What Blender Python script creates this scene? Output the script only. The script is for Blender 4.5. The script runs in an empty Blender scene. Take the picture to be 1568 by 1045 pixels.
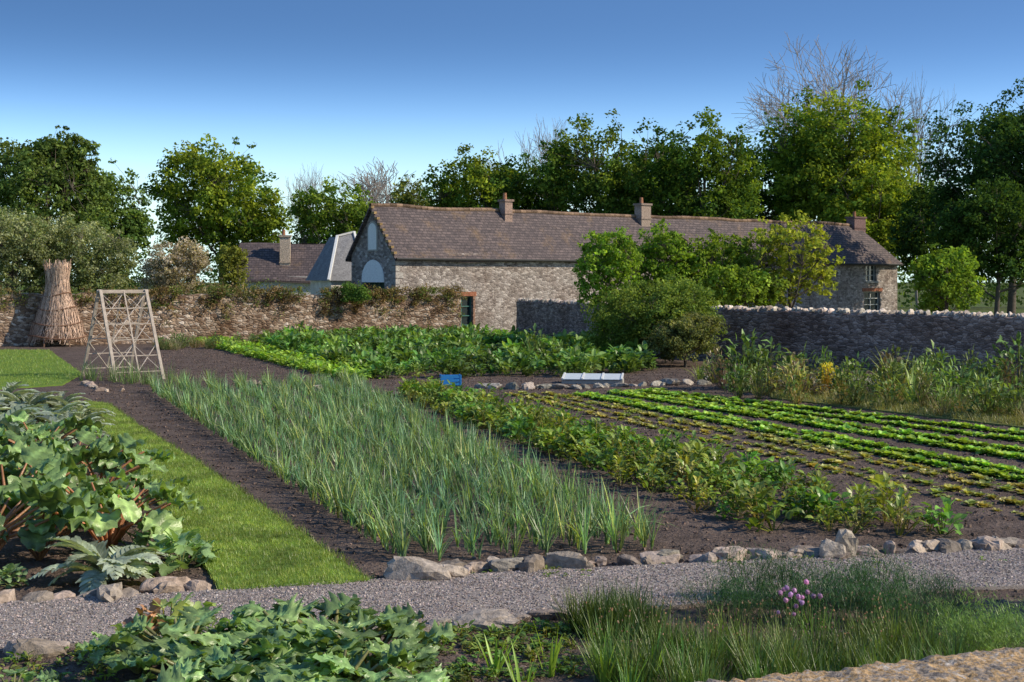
import bpy, math, numpy as np
from mathutils import noise as mn, Vector
rng = np.random.default_rng(7)
U = rng.uniform
H = 3.3; FPX = 2200.0
# ---------------------------------------------------------------- survey helper: metres on the ground from sight lines
def G(px, py, z=0.0):
    d = (H - z) * FPX / (py - 430.0)
    return np.array([(px - 784.0) / FPX * d, d, z])
def AT(px, d, z=0.0):
    return np.array([(px - 784.0) / FPX * d, d, z])

# ---------------------------------------------------------------- mesh builder
class MB:
    def __init__(s): s.V=[]; s.F=[]; s.C=[]; s.n=0
    def add(s, V, F, C):
        V=np.asarray(V,float).reshape(-1,3); F=np.asarray(F,int).reshape(-1,4)
        C=np.asarray(C,float)
        if C.ndim==1: C=np.tile(C,(len(V),1))
        s.V.append(V); s.F.append(F+s.n); s.C.append(C); s.n+=len(V)
    def arrays(s): return np.concatenate(s.V),np.concatenate(s.F),np.concatenate(s.C)
    def build(s, name, mat, smooth=False, parent=None, loc=None):
        V,F,C=s.arrays()
        me=bpy.data.meshes.new(name)
        me.vertices.add(len(V)); me.vertices.foreach_set('co',V.astype(np.float32).ravel())
        me.loops.add(F.size); me.loops.foreach_set('vertex_index',F.astype(np.int32).ravel())
        me.polygons.add(len(F)); me.polygons.foreach_set('loop_start',np.arange(0,F.size,4,dtype=np.int32))
        try: me.polygons.foreach_set('loop_total',np.full(len(F),4,dtype=np.int32))
        except Exception: pass
        me.polygons.foreach_set('use_smooth',np.full(len(F),smooth,dtype=bool))
        me.update(calc_edges=True)
        ca=me.color_attributes.new('Col','FLOAT_COLOR','POINT')
        ca.data.foreach_set('color',np.concatenate([C,np.ones((len(C),1))],1).astype(np.float32).ravel())
        me.materials.append(mat)
        ob=bpy.data.objects.new(name,me); bpy.context.scene.collection.objects.link(ob)
        if parent is not None: ob.parent=parent
        if loc is not None: ob.location=loc
        return ob
def empty(name, loc=(0,0,0), rz=0):
    e=bpy.data.objects.new(name,None); e.location=loc; e.rotation_euler=(0,0,rz)
    bpy.context.scene.collection.objects.link(e); return e

def scatter(mb, protos, pos, rz=None, sc=None, tilt=0.1, tint=None):
    N=len(pos); pos=np.asarray(pos,float)
    if rz is None: rz=U(0,2*np.pi,N)
    if sc is None: sc=np.ones(N)
    sc=np.asarray(sc,float)
    if sc.ndim==0: sc=np.full(N,float(sc))
    if sc.ndim==1: sc=np.stack([sc]*3,1)
    if tint is None: tint=np.ones((N,3))
    idx=rng.integers(len(protos),size=N)
    ta=rng.normal(0,1,N)*tilt
    for k,(V,F,C) in enumerate(protos):
        m=np.where(idx==k)[0]
        if len(m)==0: continue
        c,s=np.cos(rz[m]),np.sin(rz[m]); ct,st=np.cos(ta[m]),np.sin(ta[m])
        v=V[None]*sc[m][:,None,:]
        x=v[...,0]; y=v[...,1]*ct[:,None]-v[...,2]*st[:,None]; z=v[...,1]*st[:,None]+v[...,2]*ct[:,None]
        X=x*c[:,None]-y*s[:,None]; Y=x*s[:,None]+y*c[:,None]
        W=np.stack([X,Y,z],-1)+pos[m][:,None,:]
        nf=F[None]+(np.arange(len(m))*len(V))[:,None,None]
        CC=C[None]*tint[m][:,None,:]
        mb.add(W.reshape(-1,3),nf.reshape(-1,4),CC.reshape(-1,3))
def tints(N, lo=.8, hi=1.2, hue=.08):
    t=U(lo,hi,(N,1))*np.ones((N,3)); t[:,0]*=1+U(-hue,hue*2,N); t[:,2]*=1+U(-hue,hue,N); return t

def inpoly(P, poly):
    x,y=P[:,0],P[:,1]; r=np.zeros(len(P),bool); n=len(poly); j=n-1
    for i in range(n):
        xi,yi=poly[i][:2]; xj,yj=poly[j][:2]
        c=((yi>y)!=(yj>y))&(x<(xj-xi)*(y-yi)/(yj-yi+1e-12)+xi); r^=c; j=i
    return r
def fill(poly, N):
    poly=np.array([p[:2] for p in poly]); lo,hi=poly.min(0),poly.max(0); out=[]; c=0
    while c<N:
        P=U(0,1,(N*2,2))*(hi-lo)+lo; P=P[inpoly(P,poly)]; out.append(P); c+=len(P)
    P=np.concatenate(out)[:N]; return np.concatenate([P,np.zeros((N,1))],1)
def GP(l): return [G(*p) for p in l]
def line(p0,p1,step,jx=.05):
    p0=np.array(p0);p1=np.array(p1);L=np.linalg.norm(p1-p0);n=max(2,int(L/step))
    t=(np.arange(n)+U(-.3,.3,n))/n; t=np.clip(t,0,1)
    P=p0+(p1-p0)*t[:,None]; P[:,:2]+=rng.normal(0,jx,(n,2)); return P

# ---------------------------------------------------------------- primitives
def leaf(mb, base, az, el, L, W, col, n=4, droop=.8, fold=.25, prof=None, m=1, ruffle=0, teeth=0, rib=1.25, roll=0.):
    t=np.linspace(0,1,n+1)
    ang=el-droop*t
    ds=L/n
    h=np.concatenate([[0],np.cumsum(np.cos(ang[:-1])*ds)]); z=np.concatenate([[0],np.cumsum(np.sin(ang[:-1])*ds)])
    d=np.array([math.cos(az),math.sin(az),0]); s=np.array([-math.sin(az),math.cos(az),0])
    s=s*math.cos(roll)+np.array([0,0,1])*math.sin(roll)
    if prof is None: w=np.sin(np.pi*np.clip(t,0.03,.97)**.8)**.75
    elif prof=='strap': w=np.clip((1-t)**.6,.06,1)*np.clip(.7+t*3,0,1)
    elif prof=='heart': w=np.clip(np.sin(np.pi*np.clip(t*.85+.15,0,.985)),.05,1)**.6
    else: w=prof(t)
    if teeth: w=w*(1+teeth*np.where(np.arange(n+1)%2==0,-1,1))
    j=np.arange(-m,m+1)/m
    spine=np.array(base)+h[:,None]*d+z[:,None]*np.array([0,0,1])
    upv=np.stack([-np.sin(ang)*d[0],-np.sin(ang)*d[1],np.cos(ang)],1)
    V=spine[:,None,:]+s[None,None,:]*(w[:,None]*j[None]*W/2)[...,None]
    if m>=3: V=V+d[None,None,:]*(np.abs(j)[None]**1.3*W*.16*(1-t[:,None]))[...,None]*np.array([1,1,0])
    lift=fold*np.abs(j)[None]*w[:,None]*W/2
    if ruffle:
        lift=lift+ruffle*np.abs(j)[None]**1.5*np.sin(t[:,None]*17+j[None]*2+az*5)
        lift=lift+ruffle*.35*np.sin(t[:,None]*29+az*9)*np.cos(j[None]*9)
    V=V+upv[:,None,:]*lift[...,None]
    k=2*m+1
    i=np.arange(n)[:,None]*k+np.arange(k-1)[None]
    F=np.stack([i,i+1,i+1+k,i+k],-1).reshape(-1,4)
    c=np.ones((n+1,k,3))*np.array(col)*U(.8,1.2)
    c[:,m]*=rib
    if m>=3:
        c[1::2]*=.8; c[:,m]*=1.2
        c[:,0]*=1.12;c[:,-1]*=1.12
    mb.add(V.reshape(-1,3),F,c.reshape(-1,3))
    return spine
def tube(mb, pts, rad, sides, col):
    pts=np.asarray(pts,float); n=len(pts)
    if np.isscalar(rad): rad=[rad]*n
    T=np.gradient(pts,axis=0); T/=np.linalg.norm(T,axis=1)[:,None]+1e-9
    ref=np.array([0,0,1.]) if abs(T[0][2])<.9 else np.array([1.,0,0])
    V=[]
    for p,t,r in zip(pts,T,rad):
        a=np.cross(t,ref); a/=np.linalg.norm(a)+1e-9; b=np.cross(t,a)
        th=np.arange(sides)*2*np.pi/sides
        V.append(p+r*(np.cos(th)[:,None]*a+np.sin(th)[:,None]*b))
    V=np.concatenate(V); F=[]
    for i in range(n-1):
        for k in range(sides):
            F.append([i*sides+k,i*sides+(k+1)%sides,(i+1)*sides+(k+1)%sides,(i+1)*sides+k])
    mb.add(V,F,col)
BF=np.array([[0,3,2,1],[4,5,6,7],[0,1,5,4],[1,2,6,5],[2,3,7,6],[3,0,4,7]])
def box(mb, c, size, col, rz=0):
    x,y,z=np.array(size)/2
    V=np.array([[-x,-y,-z],[x,-y,-z],[x,y,-z],[-x,y,-z],[-x,-y,z],[x,-y,z],[x,y,z],[-x,y,z]])
    cc,ss=math.cos(rz),math.sin(rz); V=np.stack([V[:,0]*cc-V[:,1]*ss,V[:,0]*ss+V[:,1]*cc,V[:,2]],1)
    mb.add(V+np.array(c),BF,col)
def beam(mb,a,b,w,t,col):
    a=np.array(a,float);b=np.array(b,float);d=b-a;d/=np.linalg.norm(d)
    r=np.array([0,0,1.]) if abs(d[2])<.95 else np.array([1.,0,0])
    s=np.cross(d,r);s/=np.linalg.norm(s);u=np.cross(s,d)
    V=[p+s*i*w/2+u*j*t/2 for p in (a,b) for i,j in((-1,-1),(1,-1),(1,1),(-1,1))]
    mb.add(V,BF,col)
def rock(n=2, ang=.35, flat=.7, seed=0):
    r=np.random.default_rng(seed); F=[]
    P={}
    def vid(p):
        k=tuple(np.round(p,5))
        if k not in P: P[k]=len(P)
        return P[k]
    for ax in range(3):
        for sg in(-1,1):
            for i in range(n):
                for j in range(n):
                    q=[]
                    for a,b in((i,j),(i+1,j),(i+1,j+1),(i,j+1)):
                        p=[0,0,0];p[ax]=sg;p[(ax+1)%3]=-1+2*a/n;p[(ax+2)%3]=-1+2*b/n
                        q.append(vid(np.array(p)))
                    if sg<0:q=q[::-1]
                    F.append(q)
    V=np.array(list(P.keys()),float)
    V=V/np.linalg.norm(V,axis=1)[:,None]**.7
    V=V*(1+ang*r.uniform(-1,1,(len(V),1))*(.9 if n<3 else .45))
    for k in range(5):
        nn=r.normal(size=3);nn/=np.linalg.norm(nn);dd=V@nn;lim=r.uniform(.55,.8)
        V=V-np.clip(dd-lim,0,None)[:,None]*nn
    V*=np.array([1,r.uniform(.6,.9),flat*r.uniform(.8,1.1)])*.5
    C=np.ones((len(V),3))*r.uniform(.8,1.15)
    return V,np.array(F),C

# ---------------------------------------------------------------- materials
def newmat(name):
    m=bpy.data.materials.new(name);m.use_nodes=True;nt=m.node_tree;nt.nodes.clear()
    out=nt.nodes.new('ShaderNodeOutputMaterial');return m,nt,out
def N(nt,t,**k):
    n=nt.nodes.new(t)
    for a,b in k.items():
        if a in n.inputs: n.inputs[a].default_value=b
        else: setattr(n,a,b)
    return n
def ramp(nt,src,stops):
    r=nt.nodes.new('ShaderNodeValToRGB');e=r.color_ramp.elements
    while len(e)<len(stops): e.new(.5)
    for x,(p,c) in zip(e,stops): x.position=p;x.color=(*c,1)
    nt.links.new(src,r.inputs[0]);return r.outputs[0]
def mix(nt,a,b,fac,mode='MIX'):
    n=nt.nodes.new('ShaderNodeMix');n.data_type='RGBA';n.blend_type=mode
    for s,v in((0,fac),(6,a),(7,b)):
        if hasattr(v,'is_linked'): nt.links.new(v,n.inputs[s])
        else: n.inputs[s].default_value=v if s==0 else (*v,1)
    return n.outputs[2]
def leafmat(name,trans=.35,rough=.45,gloss=.06,bump=0):
    m,nt,out=newmat(name);L=nt.links.new
    at=N(nt,'ShaderNodeAttribute',attribute_name='Col')
    tc=N(nt,'ShaderNodeTexCoord');nz=N(nt,'ShaderNodeTexNoise',Scale=9.0,Detail=3.0);L(tc.outputs['Object'],nz.inputs['Vector'])
    v=ramp(nt,nz.outputs[0],[(.3,(.75,.75,.75)),(.7,(1.2,1.2,1.2))])
    c=mix(nt,at.outputs['Color'],v,1.0,'MULTIPLY')
    d=N(nt,'ShaderNodeBsdfDiffuse');L(c,d.inputs[0])
    t=N(nt,'ShaderNodeBsdfTranslucent');tc2=mix(nt,c,(1.35,1.3,.45),1.0,'MULTIPLY');L(tc2,t.inputs[0])
    a=N(nt,'ShaderNodeMixShader');a.inputs[0].default_value=trans;L(d.outputs[0],a.inputs[1]);L(t.outputs[0],a.inputs[2])
    if bump:
        n2=N(nt,'ShaderNodeTexNoise',Scale=35.,Detail=3.);L(tc.outputs['Object'],n2.inputs['Vector'])
        b=N(nt,'ShaderNodeBump',Strength=bump,Distance=.02);L(n2.outputs[0],b.inputs['Height']);L(b.outputs[0],d.inputs['Normal'])
    if gloss:
        g=N(nt,'ShaderNodeBsdfGlossy',Roughness=rough)
        if bump: L(b.outputs[0],g.inputs['Normal'])
        b2=N(nt,'ShaderNodeMixShader');b2.inputs[0].default_value=gloss;L(a.outputs[0],b2.inputs[1]);L(g.outputs[0],b2.inputs[2])
        L(b2.outputs[0],out.inputs[0])
    else: L(a.outputs[0],out.inputs[0])
    return m
def attmat(name,rough=.9,nscale=20,lo=.7,hi=1.25,bump=.3,dist=.02):
    m,nt,out=newmat(name);L=nt.links.new
    at=N(nt,'ShaderNodeAttribute',attribute_name='Col')
    tc=N(nt,'ShaderNodeTexCoord');nz=N(nt,'ShaderNodeTexNoise',Scale=float(nscale),Detail=6.0,Roughness=.65);L(tc.outputs['Object'],nz.inputs['Vector'])
    v=ramp(nt,nz.outputs[0],[(.3,(lo,)*3),(.7,(hi,)*3)])
    c=mix(nt,at.outputs['Color'],v,1.0,'MULTIPLY')
    p=N(nt,'ShaderNodeBsdfPrincipled',Roughness=rough);L(c,p.inputs['Base Color']);p.inputs['Specular IOR Level'].default_value=.2
    b=N(nt,'ShaderNodeBump',Strength=bump,Distance=dist);L(nz.outputs[0],b.inputs['Height']);L(b.outputs[0],p.inputs['Normal'])
    L(p.outputs[0],out.inputs[0]);return m
def groundmat(name,stops,scale=3.,fine=60.,bump=.5,dist=.02,big=None):
    m,nt,out=newmat(name);L=nt.links.new
    tc=N(nt,'ShaderNodeTexCoord')
    n1=N(nt,'ShaderNodeTexNoise',Scale=float(scale),Detail=8.,Roughness=.7);L(tc.outputs['Object'],n1.inputs['Vector'])
    n2=N(nt,'ShaderNodeTexNoise',Scale=float(fine),Detail=3.,Roughness=.6);L(tc.outputs['Object'],n2.inputs['Vector'])
    c=ramp(nt,n1.outputs[0],stops)
    v=ramp(nt,n2.outputs[0],[(.3,(.6,.6,.6)),(.7,(1.35,1.35,1.35))])
    c=mix(nt,c,v,.8,'MULTIPLY')
    if big:
        n3=N(nt,'ShaderNodeTexNoise',Scale=.25,Detail=3.);L(tc.outputs['Object'],n3.inputs['Vector'])
        f=ramp(nt,n3.outputs[0],[(.4,(0,0,0)),(.62,(1,1,1))]);c=mix(nt,c,big,f)
    p=N(nt,'ShaderNodeBsdfPrincipled',Roughness=.95);L(c,p.inputs['Base Color']);p.inputs['Specular IOR Level'].default_value=.1
    b=N(nt,'ShaderNodeBump',Strength=bump,Distance=dist);L(n2.outputs[0],b.inputs['Height']);L(b.outputs[0],p.inputs['Normal'])
    L(p.outputs[0],out.inputs[0]);return m
def stonemat(name,stops,mortar,sx=2.2,sz=4.5,stain=(.5,.45,.4),bump=.7,dist=.05,mw=.06):
    m,nt,out=newmat(name);L=nt.links.new
    tc=N(nt,'ShaderNodeTexCoord');mp=N(nt,'ShaderNodeMapping');mp.inputs['Scale'].default_value=(sx,sx,sz);L(tc.outputs['Object'],mp.inputs[0])
    dn=N(nt,'ShaderNodeTexNoise',Scale=1.5,Detail=2.);L(mp.outputs[0],dn.inputs['Vector'])
    ad=mix(nt,mp.outputs[0],dn.outputs['Color'],.15)
    v=N(nt,'ShaderNodeTexVoronoi',Scale=1.);L(ad,v.inputs['Vector'])
    e=N(nt,'ShaderNodeTexVoronoi',Scale=1.);e.feature='DISTANCE_TO_EDGE';L(ad,e.inputs['Vector'])
    sp=N(nt,'ShaderNodeSeparateColor');L(v.outputs['Color'],sp.inputs[0])
    c=ramp(nt,sp.outputs[0],stops)
    mf=ramp(nt,e.outputs['Distance'],[(0,(1,1,1)),(mw,(0,0,0))])
    c=mix(nt,c,mortar,mf)
    n=N(nt,'ShaderNodeTexNoise',Scale=.5,Detail=7.,Roughness=.7);L(tc.outputs['Object'],n.inputs['Vector'])
    sf=ramp(nt,n.outputs[0],[(.35,(1.1,1.1,1.1)),(.68,stain)])
    c=mix(nt,c,sf,1.,'MULTIPLY')
    n2=N(nt,'ShaderNodeTexNoise',Scale=18.,Detail=4.);L(tc.outputs['Object'],n2.inputs['Vector'])
    c=mix(nt,c,ramp(nt,n2.outputs[0],[(.3,(.75,.75,.75)),(.7,(1.25,1.25,1.25))]),1.,'MULTIPLY')
    p=N(nt,'ShaderNodeBsdfPrincipled',Roughness=.92);L(c,p.inputs['Base Color']);p.inputs['Specular IOR Level'].default_value=.15
    hh=ramp(nt,e.outputs['Distance'],[(0,(0,0,0)),(.25,(1,1,1))])
    b=N(nt,'ShaderNodeBump',Strength=bump,Distance=dist);L(hh,b.inputs['Height']);L(b.outputs[0],p.inputs['Normal'])
    L(p.outputs[0],out.inputs[0]);return m

M_leaf=leafmat('foliage',.4,.5,0); M_crop=leafmat('crop_leaf',.35,.4,.04); M_big=leafmat('large_leaf',.3,.4,.06,.35)
M_bark=attmat('bark',.95,6,.6,1.3,.5,.05); M_paint=attmat('painted_parts',.7,12,.85,1.1,.1,.01)
M_rock=attmat('border_stone',.9,12,.5,1.4,.9,.04); M_wood=attmat('weathered_wood',.85,8,.7,1.2,.3,.01)
M_straw=attmat('straw',.9,10,.6,1.35,.3,.02)

# ---------------------------------------------------------------- world, sun, camera
SAZ=math.radians(101); SEL=math.radians(33)
w=bpy.data.worlds.new('World');bpy.context.scene.world=w;w.use_nodes=True;nt=w.node_tree;nt.nodes.clear()
L=nt.links.new
tc=N(nt,'ShaderNodeTexCoord');sx=N(nt,'ShaderNodeSeparateXYZ');L(tc.outputs['Generated'],sx.inputs[0])
def mth(op,a,v):
    n=N(nt,'ShaderNodeMath',operation=op);L(a,n.inputs[0]);n.inputs[1].default_value=v;return n.outputs[0]
z=mth('MAXIMUM',sx.outputs[2],0.0);z=mth('POWER',z,3.7);z=mth('MULTIPLY',z,620.);z=mth('ADD',z,.065)
cx=N(nt,'ShaderNodeCombineXYZ');L(sx.outputs[0],cx.inputs[0]);L(sx.outputs[1],cx.inputs[1]);L(z,cx.inputs[2])
vn=N(nt,'ShaderNodeVectorMath',operation='NORMALIZE');L(cx.outputs[0],vn.inputs[0])
sk=N(nt,'ShaderNodeTexSky');sk.sky_type='NISHITA';sk.sun_disc=False;sk.sun_elevation=SEL;sk.sun_rotation=SAZ
sk.altitude=100;sk.air_density=1.1;sk.dust_density=.6;sk.ozone_density=3.0
hs=N(nt,'ShaderNodeHueSaturation');hs.inputs['Saturation'].default_value=1.15;hs.inputs['Value'].default_value=1.75
bg=N(nt,'ShaderNodeBackground');bg.inputs[1].default_value=.13;wo=N(nt,'ShaderNodeOutputWorld')
L(vn.outputs[0],sk.inputs[0]);L(sk.outputs[0],hs.inputs['Color']);L(hs.outputs[0],bg.inputs[0]);L(bg.outputs[0],wo.inputs[0])
sd=bpy.data.lights.new('sun','SUN');sd.energy=5.0;sd.angle=math.radians(.5);sd.color=(1,.88,.68)
so=bpy.data.objects.new('sun',sd);bpy.context.scene.collection.objects.link(so)
tosun=Vector((math.sin(SAZ)*math.cos(SEL),math.cos(SAZ)*math.cos(SEL),math.sin(SEL)))
so.rotation_euler=tosun.to_track_quat('Z','Y').to_euler();so.location=(60,0,60)
cd=bpy.data.cameras.new('camera');cd.sensor_width=36;cd.lens=36*FPX/1568;cd.shift_y=-92.5/1568;cd.clip_end=5000;cd.clip_start=.1
co=bpy.data.objects.new('camera',cd);bpy.context.scene.collection.objects.link(co);co.location=(0,0,H);co.rotation_euler=(math.pi/2,0,0)
bpy.context.scene.camera=co
vs=bpy.context.scene.view_settings;vs.view_transform='Standard';vs.look='None';vs.exposure=0

# ---------------------------------------------------------------- ground
def sheet(name,poly,z,mat,skirt=True):
    me=bpy.data.meshes.new(name);P=[(p[0],p[1],z) for p in poly];n=len(P);F=[list(range(n))]
    if skirt:
        P+= [(p[0],p[1],-.05) for p in poly]; F+=[[i,i+n,(i+1)%n+n,(i+1)%n] for i in range(n)]
    me.from_pydata(P,[],F);me.update();me.materials.append(mat)
    o=bpy.data.objects.new(name,me);bpy.context.scene.collection.objects.link(o);return o
M_field=groundmat('meadow',[(.3,(.06,.1,.02)),(.7,(.12,.16,.04))],.6,14,.4,.04,(.1,.1,.04))
M_soil=groundmat('soil',[(.3,(.072,.052,.043)),(.7,(.19,.143,.12))],1.3,22,1.,.06)
M_gravel=groundmat('gravel',[(.3,(.26,.22,.2)),(.7,(.43,.375,.345))],2.,90,.9,.02)
M_lawn=groundmat('lawn',[(.3,(.1,.17,.03)),(.7,(.17,.26,.05))],1.6,70,.5,.02)
sheet('ground',[(-1500,-200),(1500,-200),(1500,2500),(-1500,2500)],-.01,M_field,False)
ys=[8.0]
while ys[-1]<78: ys.append(ys[-1]*1.0058)
ys=np.array(ys);xs=np.linspace(-1,1,340)
X=np.outer(ys*.43+2,xs);Y=np.repeat(ys[:,None],len(xs),1)
Z=np.zeros_like(X)
for i in range(X.shape[0]):
    for j in range(X.shape[1]):
        v=Vector((X[i,j]*2.2,Y[i,j]*2.2,0)); Z[i,j]=.022+.014*mn.noise(v)+.02*mn.noise(v*4.3)+.016*mn.noise(v*11)
k=X.shape[1];ii=(np.arange(X.shape[0]-1)[:,None]*k+np.arange(k-1)[None])
mb=MB();mb.add(np.stack([X,Y,Z],-1).reshape(-1,3),np.stack([ii,ii+1,ii+1+k,ii+k],-1).reshape(-1,4),(1,1,1))
mb.build('garden_soil',M_soil,True)
path_poly=GP([(-150,1010),(0,1002),(300,985),(600,975),(840,952),(1300,915),(1568,905),(1900,885),(1900,822),(1568,846),(1290,860),(880,878),(610,893),(330,912),(0,930),(-150,938)])
sheet('gravel_path',path_poly,.06,M_gravel)
sheet('gravel_path',GP([(1080,584),(1250,588),(1750,612),(1750,598),(1250,579),(1080,577)]),.06,M_gravel)
lawn_poly=GP([(566,898),(520,903),(450,906),(338,913),(318,880),(150,652),(128,618),(165,622),(210,655),(300,712),(420,795)])
lawn2=GP([(-200,610),(95,592),(125,575),(75,538),(-200,538)])
sheet('lawn',lawn_poly,.065,M_lawn);sheet('lawn',lawn2,.065,M_lawn)
dry=GP([(1180,612),(1750,680),(1750,628),(1180,600)])
sheet('lawn',dry,.06,groundmat('dry_grass',[(.3,(.12,.14,.04)),(.7,(.21,.22,.08))],2,40,.5,.03))
def blade(col,L=.05,W=.008,n=2,k=1,spread=.01):
    b=MB()
    for _ in range(k): leaf(b,(U(-spread,spread),U(-spread,spread),0),U(0,6.28),U(.5,1.4),L*U(.6,1.3),W,np.array(col)*U(.75,1.3),n=n,droop=U(.2,.9),fold=0,prof='strap',rib=1)
    return b.arrays()
mb=MB();pr=[blade((.28,.4,.08),.055,.009,1,5,.03) for _ in range(6)]
P=fill(lawn_poly,26000);P[:,2]=.06
tn=tints(len(P),.7,1.3,.15)*np.array([1+.55*mn.noise(Vector((p[0]*1.3,p[1]*1.3,0)))+.35*mn.noise(Vector((p[0]*5,p[1]*5,0))) for p in P])[:,None]
scatter(mb,pr,P,sc=U(.5,1.1,len(P)),tint=tn)
P=fill(lawn2,8000);P[:,2]=.06;scatter(mb,pr,P,sc=U(1,2,len(P)),tint=tints(len(P),.7,1.2,.12))
pr=[blade((.26,.28,.1),.13,.014,2,5,.06) for _ in range(4)]
P=fill(dry,5000);P[:,2]=.05;scatter(mb,pr,P,sc=U(.6,1.6,len(P)),tint=tints(len(P),.7,1.2,.12))
ed=lawn_poly[-5:]+lawn_poly[:4]
P=np.concatenate([line(p,q,.03,.035) for p,q in zip(ed,ed[1:])]);P[:,2]=.02
pr=[blade((.22,.33,.06),.11,.01,2,5,.04) for _ in range(4)];scatter(mb,pr,P,sc=U(.5,1.4,len(P)),tint=tints(len(P),.6,1.2,.15))
mb.build('grass_blades',M_crop)
rk1=[rock(1,.5,.7,i) for i in range(8)]
mb=MB();P=fill(path_poly,42000);P[:,2]=.062
scatter(mb,rk1,P,sc=U(.012,.036,len(P)),tilt=.6,tint=tints(len(P),.4,1.4,.06)*np.array([.42,.37,.345]))
mb.build('gravel_pebbles',M_rock)
mb=MB();P=fill(GP([(0,1045),(1568,1045),(1568,600),(300,520),(150,560)]),32000)
P=P[~inpoly(P,np.array([p[:2] for p in path_poly]))&~inpoly(P,np.array([p[:2] for p in lawn_poly]))];P[:,2]=.03
scatter(mb,rk1,P,sc=U(.02,.085,len(P)),tilt=.6,tint=tints(len(P),.5,1.5,.05)*np.array([.16,.12,.1]))
mb.build('soil_clods',M_rock)

# ---------------------------------------------------------------- border stones
rk=[rock(4,.35,.75,100+i) for i in range(12)]
def stones(name,pts,step,smin,smax,col=(.35,.29,.24),z=.05):
    b=MB()
    for a,c in zip(pts[:-1],pts[1:]):
        P=line(G(*a),G(*c),step,.05);P[:,2]=z
        n=len(P);s=smin+(smax-smin)*U(0,1,n)**1.5;S=np.stack([s*U(.8,1.6,n),s*U(.7,1.1,n),s*U(.6,1.15,n)],1)
        scatter(b,rk,P,sc=S,tilt=.3,tint=tints(n,.6,1.35,.04)*np.array(col))
    b.build(name,M_rock)
stones('border_stones',[(600,886),(880,873),(1060,864),(1290,857),(1568,843),(1700,835)],.16,.17,.5)
stones('border_stones',[(-60,932),(60,926),(200,918),(330,908)],.2,.24,.5)
stones('border_stones',[(590,972),(700,966),(840,952),(900,944)],.2,.16,.4)
stones('border_stones',[(-40,1010),(60,1006),(170,996)],.25,.15,.34)
stones('border_stones',[(380,588),(470,598),(600,606)],.4,.2,.45)
stones('border_stones',[(740,596),(880,597),(1000,592),(1090,590)],.36,.3,.6,(.4,.36,.3))
stones('border_stones',[(130,590),(165,602),(200,600)],.4,.2,.4)
b=MB();P=np.array([G(645,893),G(1293,858),G(1275,862),G(775,880),G(870,876),G(735,965),G(1015,866),G(690,890)]);P[:,2]=.1
scatter(b,rk,P,sc=np.array([[.8,.4,.55],[.3,.3,.8],[.3,.3,.55],[.45,.3,.25],[.6,.35,.4],[.75,.4,.2],[.5,.3,.25],[.4,.3,.3]]),rz=U(-.4,.4,8),tilt=.15,tint=tints(8,.9,1.3,.03)*np.array([.38,.33,.27]))
b.build('border_stones',M_rock)

# ---------------------------------------------------------------- crop prototypes
def leek():
    b=MB();c=np.array([.21,.36,.18])
    for i in range(int(U(6,10))):
        yl=U(0,1); cc=c*U(.5,1.35)*(np.array([1.7,1.3,.7]) if yl>.88 else 1)
        leaf(b,(U(-.012,.012),U(-.012,.012),U(0,.08)),U(0,6.28),U(1.1,1.54),U(.34,.7),U(.018,.036),cc,n=4,droop=U(0,.45) if U(0,1)<.78 else U(1,2),fold=.5,prof='strap',rib=1.1)
    return b.arrays()
def bush(nl,R,Hh,Ll,Wl,col,up=.5,n=3,fold=.25,stem=True,var=.3,heart=False,teeth=0,inner=.5):
    b=MB();col=np.array(col)
    for i in range(nl):
        az=U(0,6.28);ph=U(.05,1.45);r=U(inner,1.)
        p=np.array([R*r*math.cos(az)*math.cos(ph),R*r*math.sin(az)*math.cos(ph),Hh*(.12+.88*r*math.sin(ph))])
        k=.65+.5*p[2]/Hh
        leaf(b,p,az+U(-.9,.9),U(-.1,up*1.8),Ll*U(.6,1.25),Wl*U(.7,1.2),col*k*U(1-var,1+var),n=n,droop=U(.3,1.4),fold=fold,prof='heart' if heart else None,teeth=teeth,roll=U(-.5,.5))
        if stem and i%3==0: tube(b,[(p[0]*.15,p[1]*.15,0),p],.006,3,col*np.array([1.2,.9,.8]))
    return b.arrays()
def rosette(nl,Ll,Wl,col,up=.9,layers=1,**k):
    b=MB();col=np.array(col)
    for i in range(nl):
        t=i/nl;leaf(b,(0,0,.02),i*2.4+U(-.3,.3),.25+up*t+U(-.1,.1),Ll*U(.8,1.15)*(1-.3*t),Wl*U(.8,1.15),col*(.8+.4*t),n=k.get('n',4),droop=U(.3,1.),fold=.2,ruffle=k.get('ruffle',.008),m=k.get('m',1),prof=k.get('prof'),teeth=k.get('teeth',0))
    return b.arrays()
mb=MB();pr=[leek() for _ in range(18)]
nl,nr,fr,fl=G(598,866),G(1035,848),G(545,590),G(215,600)
nrow=8
for i in range(nrow):
    a=(i+.4)/nrow; P=line(nl*(1-a)+nr*a,fl*(1-a)+fr*a,.12,.028);P[:,2]=.02
    P=P[U(0,1,len(P))>.1]
    g=np.array([1+.5*mn.noise(Vector((p[0]*.6,p[1]*.6,4))) for p in P])
    scatter(mb,pr,P,sc=U(.7,1.12,len(P))*(.6+.4*g),tilt=.13,tint=tints(len(P),.6,1.35,.1)*np.stack([g**.9,g**.5,g*0+1],1))
mb.build('onion_bed',M_crop)
gcol=(.18,.3,.055)
mb=MB();pr=[bush(44,.3,.46,.15,.1,gcol,up=.6) for _ in range(6)]+[bush(30,.24,.6,.13,.08,(.22,.31,.065),up=.8) for _ in range(4)]
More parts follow.
